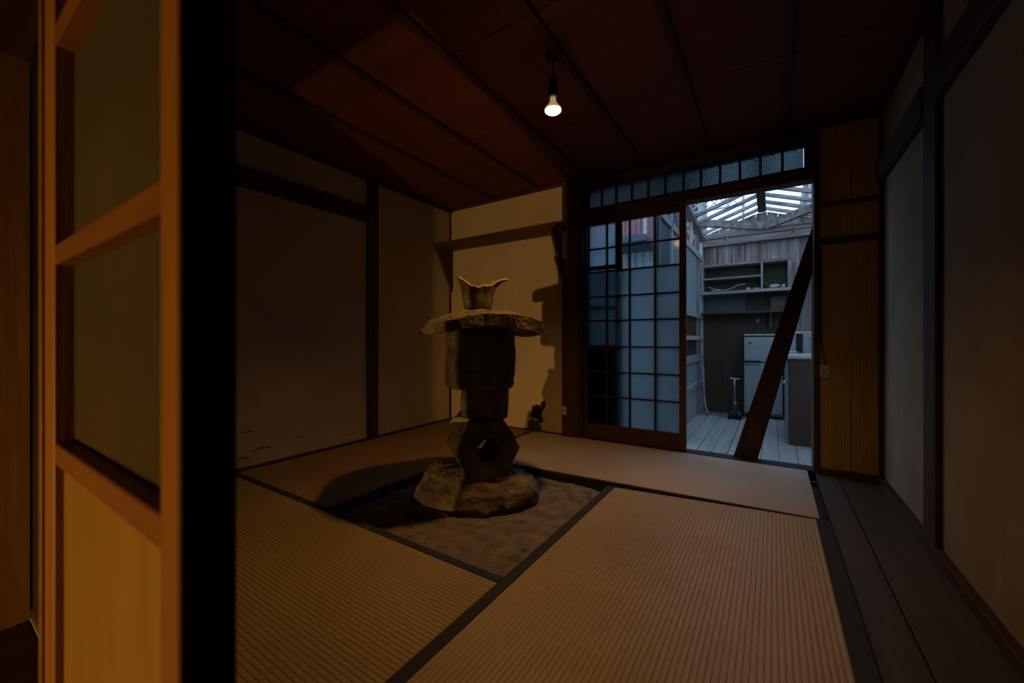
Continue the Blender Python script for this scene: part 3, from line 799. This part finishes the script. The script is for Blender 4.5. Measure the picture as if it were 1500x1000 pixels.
# left wall of the yard: posts, rails, glazed and boarded bays
yl = setting('wall_yard_left', 'weathered post and rail wall with glazed bays on the left of the yard')
def rail(y0, y1, z0, z1, mat='greyy', dx=.03, name='rail'):
    box(name, XY-dx, XY+.012, y0, y1, z0, z1, M[mat], yl, .003)
rail(3.38, 5.84, 1.795, 1.865); rail(3.38, 5.84, 1.035, 1.10); rail(3.38, 5.84, .765, .815, 'palez' if 'palez' in M else 'greyy'); rail(3.38, 5.84, .495, .585, 'paley'); rail(3.38, 5.84, .17, .245, 'paley')
beam('wall_plate', (XY, 3.5, 2.36), (XY, 5.90, 2.075), .07, .075, M['greyy'], yl)
for y, w_ in ((3.40, .05), (4.42, .05), (5.46, .045)): box('post', XY-.04, XY+.012, y-w_/2, y+w_/2, FZ, 2.10, M['greyz'], yl, .003)
box('corner_post', XY-.03, XY+.015, 5.755, 5.845, FZ, 2.08, M['palez'], yl, .003)
box('pale_post', XY-.03, XY+.012, 3.872, 3.9, FZ, 2.1, M['palez'], yl, .002)
box('dark_board', XY-.02, XY-.008, 3.425, 3.872, .815, 2.25, M['shingle'], yl, 0)
for y in (5.02,): box('transom_post', XY-.025, XY+.005, y-.02, y+.02, 1.865, 2.14, M['greyz'], yl)
for a, b in ((3.90, 4.395), (4.445, 5.435), (5.485, 5.755)):
    box('pane', XY-.015, XY-.011, a, b, 1.10, 1.795, M['frost'], yl, 0)
    box('dark_board', XY-.026, XY-.016, a, b, .585, 1.035, M['darkboardz'], yl, 0)
    box('pale_panel', XY-.022, XY-.006, a, b, .245, .495, M['paleblue'], yl, 0)
    box('pale_panel', XY-.022, XY-.006, a, b, FZ, .17, M['paley'], yl, 0)
for y in (4.72, 4.98, 5.22, 5.6): box('slat', XY-.016, XY-.004, y-.009, y+.009, .585, 1.035, M['brownz'], yl, 0)

# right side of the yard
yr = setting('wall_yard_right', 'dark boarded side of the yard on the right')
for k in range(7): box('wall_plank', .90, .92, 3.1+k*.4, 3.1+k*.4+.397, -.2, 2.0, M['darkboardz'], yr, 0)
box('wall_plate', .54, .61, 3.2, 5.9, 2.09, 2.165, M['greyy'], yr, .003)

# roof frame
rf = setting('roof_yard', 'translucent gable roof on bare rafters over the yard')
box('ridge_beam', RX-.042, RX+.042, 3.1, 5.88, RZ-.03, RZ+.07, M['posty'], rf, .003)
for y in (5.83, 5.55, 5.27, 4.98):
    for s in (-1, 1):
        x1 = XY-.12 if s < 0 else .70
        beam('rafter', (RX+s*.03, y, RZ+.005), (x1, y, roof_z(x1)+.002), .04, .034, M['greyx'], rf)
beam('corner_tie', (XY+.02, 5.36, 2.205), (-.10, 5.79, 2.165), .055, .085, M['greyx'], rf)
beam('corner_tie', (.60, 5.12, 2.205), (-.06, 5.79, 2.165), .055, .085, M['greyx'], rf)
def corrugated(name, xa, xb, ya, yb_, mat, parent, pitch=.032, amp=.006):
    n = int((yb_-ya)/pitch)*4; vs, fs = [], []
    for i in range(n+1):
        y = ya+(yb_-ya)*i/n; h = amp*math.sin(i*math.pi/2)
        for x in (xa, xb): vs.append((x, y, roof_z(x)+.04+h))
    for i in range(n): fs.append([2*i, 2*i+1, 2*i+3, 2*i+2])
    return link(name, vs, fs, mat, parent, True)
corrugated('roof_sheet', RX-.02, XY-.14, 4.95, 5.90, M['sheet'], rf)
corrugated('roof_sheet', RX+.02, .72, 4.95, 5.90, M['sheet'], rf)

# shelf unit on the yard back wall
su = thing('wall_cupboard', 'open weathered wall cupboard with one thin shelf and a divider on the yard back wall', 'cupboard', (-.3, 5.7, 1.38))
Ys = 5.66
box('top_board', -.775, .185, Ys, YY-.001, 1.700, 1.728, M['greyx'], su)
box('side_board', -.772, -.752, Ys, YY-.001, 1.385, 1.700, M['palez'], su)
box('side_board', .150, .185, Ys, YY-.001, 1.385, 1.700, M['greyz'], su)
box('bottom_board', -.775, .185, Ys, YY-.001, 1.350, 1.385, M['greyx'], su)
box('divider', -.118, -.098, Ys, YY-.03, 1.385, 1.700, M['palez'], su)
box('shelf', -.752, -.118, Ys+.01, YY-.03, 1.540, 1.556, M['palex'], su)
box('back_board', -.752, .150, YY-.02, YY-.002, 1.385, 1.700, M['shelfin'], su)
# things in it
tag(tube('white_cable', [(-.70, 5.70, 1.45), (-.62, 5.69, 1.42), (-.56, 5.66, 1.40), (-.66, 5.65, 1.395), (-.58, 5.645, 1.392), (-.46, 5.655, 1.40), (-.36, 5.69, 1.45), (-.28, 5.71, 1.46)], .0045, M['offwhite'], n=6), 'loose white cable coiled on the bottom of the wall cupboard', 'cable')
o = thing('small_jar', 'small dark jar in the right bay of the wall cupboard', 'jar', (-.07, 5.72, 1.385))
lathe('body', [(.0, .0), (.02, .001), (.021, .045), (.014, .055)], (-.07, 5.72, 1.385), M['slot'], o, n=12)
lathe('lid', [(.0, .0), (.016, .0), (.016, .012), (.0, .013)], (-.07, 5.72, 1.440), M['steel'], o, n=12)
bm = bmesh.new(); bmesh.ops.create_icosphere(bm, subdivisions=2, radius=.045)
for v in bm.verts:
    v.co = Vector((v.co.x*1.35, v.co.y, v.co.z*.62)); v.co += noise.noise_vector(v.co*40)*.012; v.co.z = max(v.co.z, -.026); v.co += Vector((.02, 5.72, 1.411))
tag(bm_link('crumpled_bag', bm, M['offwhite']), 'crumpled pale bag in the right bay of the wall cupboard', 'bag')
o = thing('white_cup', 'little white cup at the right end of the wall cupboard', 'cup', (.112, 5.70, 1.385))
lathe('body', [(.0, .0), (.016, .0), (.02, .04), (.017, .04), (.013, .006)], (.112, 5.70, 1.385), M['white'], o, n=14)
tube('handle', [(.092, 5.70, 1.415), (.082, 5.70, 1.412), (.082, 5.70, 1.398), (.094, 5.70, 1.394)], .003, M['white'], o, n=6, sub=3)
o = thing('soap_dish', 'tiny pale green dish on the cupboard floor left of the divider', 'dish', (-.25, 5.69, 1.385))
lathe('bowl', [(.0, .0), (.018, .0), (.03, .018), (.026, .018), (.014, .006)], (-.25, 5.69, 1.385), plain('pale_green', (.4, .55, .42)), o, n=14)
lathe('lid_knob', [(.012, .0), (.012, .02), (.0, .022)], (-.25, 5.69, 1.392), M['white'], o, n=10)
tag(box('folded_cloth', -.20, -.13, 5.69, 5.76, 1.3855, 1.405, M['paleblue'], None, .006), 'small folded pale cloth beside the cupboard divider', 'cloth')

# lower shelf with tray and box
ls = thing('wall_shelf', 'dim dark plank shelf under the wall cupboard in the yard', 'shelf', (-.3, 5.76, 1.11))
box('board', -.775, .15, 5.68, YY-.005, 1.098, 1.122, M['darkboardx'], ls)
box('bracket', -.03, -.01, 5.72, YY+.0, .92, 1.098, M['postz'], ls)
o = thing('black_tray', 'shallow black tray on the dim plank shelf', 'tray', (-.13, 5.74, 1.122))
box('tray_floor', -.235, -.03, 5.685, 5.80, 1.1225, 1.13, M['black'], o)
for a in (((-.235, -.03, 5.685, 5.69)), ((-.235, -.03, 5.795, 5.80)), ((-.235, -.23, 5.69, 5.795)), ((-.035, -.03, 5.69, 5.795))):
    box('rim', a[0], a[1], a[2], a[3], 1.13, 1.168, M['black'], o, 0)
o = thing('maroon_box', 'maroon box with a dark lid standing at the right end of the plank shelf', 'box', (.05, 5.74, 1.122))
box('body', -.02, .12, 5.69, 5.80, 1.1225, 1.245, M['redbox'], o); box('lid', -.024, .124, 5.686, 5.804, 1.245, 1.285, M['slot'], o)
o = thing('wall_hook', 'small pale hook on the dark boards above the fridge', 'hook', (-.155, YY, 1.0))
box('plate', -.168, -.142, YY-.004, YY+.001, .99, 1.03, M['steel'], o); tube('prong', [(-.155, YY-.004, 1.01), (-.155, YY-.03, .995), (-.155, YY-.034, .965), (-.155, YY-.02, .955)], .004, M['offwhite'], o, n=6, sub=3)

# fridge
fg = thing('refrigerator', 'white two-door refrigerator standing against the yard back wall', 'refrigerator', (-.09, 5.72, FZ))
box('cabinet', -.29, .10, 5.635, 5.83, FZ+.03, .815, M['white'], fg, .006)
fd = box('freezer_door', -.29, .10, 5.60, 5.632, .502, .800, M['white'], fg, .006)
box('handle', -.285, -.12, 5.592, 5.60, .505, .520, M['slot'], fd); box('badge', -.25, -.21, 5.597, 5.6005, .725, .737, M['chrome'], fd, 0)
fd = box('fridge_door', -.29, .10, 5.60, 5.632, FZ+.06, .488, M['white'], fg, .006)
box('handle', -.285, -.12, 5.592, 5.60, .470, .484, M['steel'], fd)
box('top_cap', -.292, .102, 5.598, 5.83, .817, .838, M['offwhite'], fg, .004); box('gasket_gap', -.286, .096, 5.606, 5.634, .800, .817, M['black'], fg, 0)
box('plinth', -.28, .09, 5.64, 5.82, FZ+.002, FZ+.058, M['black'], fg, 0)

# white cabinet behind the counter
wc = thing('white_cabinet', 'white cabinet with a tall dark slot and a blue-grey pane behind the brown counter', 'cabinet', (.36, 5.6, FZ))
box('body', .145, .60, 5.55, 5.82, FZ, .862, M['white'], wc, .006)
box('slot_recess', .222, .285, 5.544, 5.552, .42, .835, M['slot'], wc, .001); box('slot_cap', .217, .292, 5.535, 5.55, .838, .846, M['steel'], wc, .001)
box('pane', .335, .45, 5.544, 5.552, .42, .80, M['paleblue'], wc, .001)

# counter
ct = thing('kitchen_counter', 'reddish brown kitchen counter with a pale top beside the doorway', 'counter', (.5, 4.8, FZ))
box('side_panel', .122, .70, 4.33, 4.35, FZ+.0, .597, M['counter'], ct, .002)
box('carcass', .125, .70, 4.352, 5.15, FZ+.08, .597, M['counter'], ct, .002)
box('worktop', .098, .72, 4.315, 5.17, .598, .628, M['offwhite'], ct, .004)
box('toe_kick', .16, .68, 4.36, 5.12, FZ+.001, FZ+.08, M['slot'], ct, 0)
for a, b, ky in ((4.355, 4.745, 4.70), (4.755, 5.145, 4.80)):
    dr = box('door', .105, .123, a, b, FZ+.085, .59, M['paleblue'], ct, .003)
    lathe('knob', [(.0, -.022), (.014, -.018), (.015, -.006), (.006, .0), (.006, .008)], (.097, ky, .36), M['chrome'], dr, n=14)
o = thing('wire_trivet', 'small bent wire rack lying on the counter top', 'rack', (.16, 4.7, .628))
for k in range(3): tube('wire', [(.13, 4.62+k*.05, .632), (.14, 4.62+k*.05, .652), (.20, 4.62+k*.05, .652), (.21, 4.62+k*.05, .632)], .003, M['steel'], o, n=6, sub=3)
tube('wire', [(.17, 4.60, .652), (.17, 4.74, .652)], .003, M['steel'], o, n=6, sub=1)

# scooter
sc = thing('kick_scooter', 'small dark kick scooter parked on the wet deck before the dark boards', 'scooter', (-.37, 5.40, FZ))
zf = FZ
tube('handlebar', [(-.435, 5.33, .318), (-.375, 5.335, .312), (-.315, 5.35, .308)], .007, M['steel'], sc, n=8, sub=3)
for xx in ((-.45, -.42), (-.325, -.295)): tube('grip', [(xx[0], 5.33 if xx[0] < -.4 else 5.348, .318 if xx[0] < -.4 else .308), (xx[1], 5.331 if xx[0] < -.4 else 5.352, .3175 if xx[0] < -.4 else .307)], .011, M['black'], sc, n=8, sub=1)
tube('stem', [(-.375, 5.337, .312), (-.372, 5.35, .06)], .009, M['steel'], sc, n=10, sub=1)
tube('lower_stem', [(-.372, 5.35, .06), (-.370, 5.365, zf+.06)], .012, M['teal'], sc, n=10, sub=1)
tube('clamp', [(-.372, 5.349, .035), (-.372, 5.351, .005)], .018, M['orange'], sc, n=10, sub=1)
box('deck', -.425, -.335, 5.39, 5.66, zf+.045, zf+.058, M['teal'], sc, .004)
box('fork', -.395, -.345, 5.355, 5.40, zf+.035, zf+.095, M['black'], sc, .006)
def wheel(x, y, r_, parent):
    bm = bmesh.new(); bmesh.ops.create_cone(bm, cap_ends=True, segments=16, radius1=r_, radius2=r_, depth=.026)
    for v in bm.verts: v.co = Vector((x+v.co.z, y+v.co.x, zf+r_+v.co.y))
    return bm_link('wheel', bm, M['black'], parent)
wheel(-.425, 5.36, .045, sc); wheel(-.318, 5.37, .045, sc); wheel(-.38, 5.68, .04, sc)

# pale hose in the corner
tag(tube('hose', [(XY+.03, 5.70, .42), (XY+.035, 5.69, .20), (XY+.045, 5.70, .02), (XY+.06, 5.68, -.10), (XY+.085, 5.66, FZ+.008), (XY+.12, 5.60, FZ+.008)], .011, M['offwhite'], n=8), 'pale hose hanging down the corner post onto the deck', 'hose')

# gutter pipe on the right under the sky
gp = thing('drain_pipe', 'white plastic drain pipe bending beside the roof edge on the right', 'pipe', (.6, 6.0, 2.6))
tube('pipe', [(.40, 6.1, FZ-.04), (.40, 6.1, 2.0), (.40, 6.1, 2.68), (.42, 6.1, 2.765), (.50, 6.1, 2.79), (.8, 6.1, 2.82)], .028, M['white'], gp, n=12, sub=5)
lathe('collar', [(.024, -.03), (.035, -.028), (.035, .028), (.024, .03)], (.398, 6.1, 2.655), M['white'], gp, n=14)

# ================================================================== OUTSIDE NEIGHBOURS
def corr_wall(name, x0, x1, y, z0, z1, mat, parent, pitch=.075, d=.022):
    n = int((x1-x0)/pitch); p = (x1-x0)/n; prof = []
    for i in range(n):
        a = x0+i*p; prof += [(a, y), (a+.35*p, y), (a+.5*p, y+d), (a+.85*p, y+d)]
    prof += [(x1, y), (x1, y+.05), (x0, y+.05)]
    return prism(name, prof, 'z', z0, z1, mat, parent)
nh = thing('neighbour_shed', 'red rusty sheet-metal upper storey seen through the top panes of the glass door', 'shed', (-2.1, 6.3, FZ))
corr_wall('sheet_wall', -3.0, -1.60, 6.0, 2.33, 4.2, M['redshed'], nh)
box('corner_trim', -1.60, -1.56, 5.99, 6.05, 2.31, 4.2, M['offwhite'], nh)
box('side_wall', -1.60, -1.565, 6.05, 6.9, 2.3, 4.2, M['redshed'], nh)
box('eave_board', -3.0, -1.56, 5.97, 6.04, 2.24, 2.33, M['shingle'], nh)
box('underside', -3.0, -1.57, 6.04, 6.9, 2.26, 2.30, M['shingle'], nh)
corr_wall('lower_wall', -3.4, -1.40, 6.85, FZ-.05, 2.26, M['paleblue'], nh, pitch=.12)
nk2 = thing('neighbour_house', 'dark slate-coloured house wall with a pale post beyond the yard wall', 'house', (-1.6, 7.2, FZ))
box('wall', -1.72, -1.02, 7.4, 8.2, FZ-.05, 4.0, M['shingle'], nk2, 0); box('corner_post', -1.06, -1.0, 7.36, 7.42, FZ-.05, 4.0, M['offwhite'], nk2)
box('roof', -1.72, -.9, 7.3, 8.4, 4.0, 4.12, M['shingle'], nk2)
nr = thing('neighbour_house', 'dark house flank rising past the right end of the yard roof', 'house', (1.0, 7.0, FZ))
box('wall', .40, 3.0, 6.35, 9.0, FZ-.05, 2.72, M['shingle'], nr, 0); box('eave', .385, 3.0, 6.25, 9.0, 2.84, 3.1, M['shingle'], nr, 0); box('corner_post', .385, .43, 6.32, 6.37, FZ-.05, 2.84, M['postz'], nr)
# white lattice fence behind the left roof
lf = thing('lattice_fence', 'white diamond lattice above the left eave of the yard roof', 'lattice', (-.8, 6.3, 2.6))
zb, zt_ = 2.63, 2.79
for k in range(6):
    x = -1.12+k*.115
    for s in (-1, 1):
        xa, xb = (x, x+.16) if s > 0 else (x+.16, x)
        beam('slat', (xa, 6.30+.006*s, zb), (xb, 6.30+.006*s, zt_), .012, .016, M['white'], lf, up=(0, 1, 0))
box('rail', -1.14, -.32, 6.29, 6.31, zb-.02, zb, M['greyx'], lf); box('post', -1.14, -1.11, 6.29, 6.31, FZ-.05, zt_, M['offwhite'], lf); box('post', -.35, -.32, 6.29, 6.31, FZ-.05, zt_, M['offwhite'], lf)
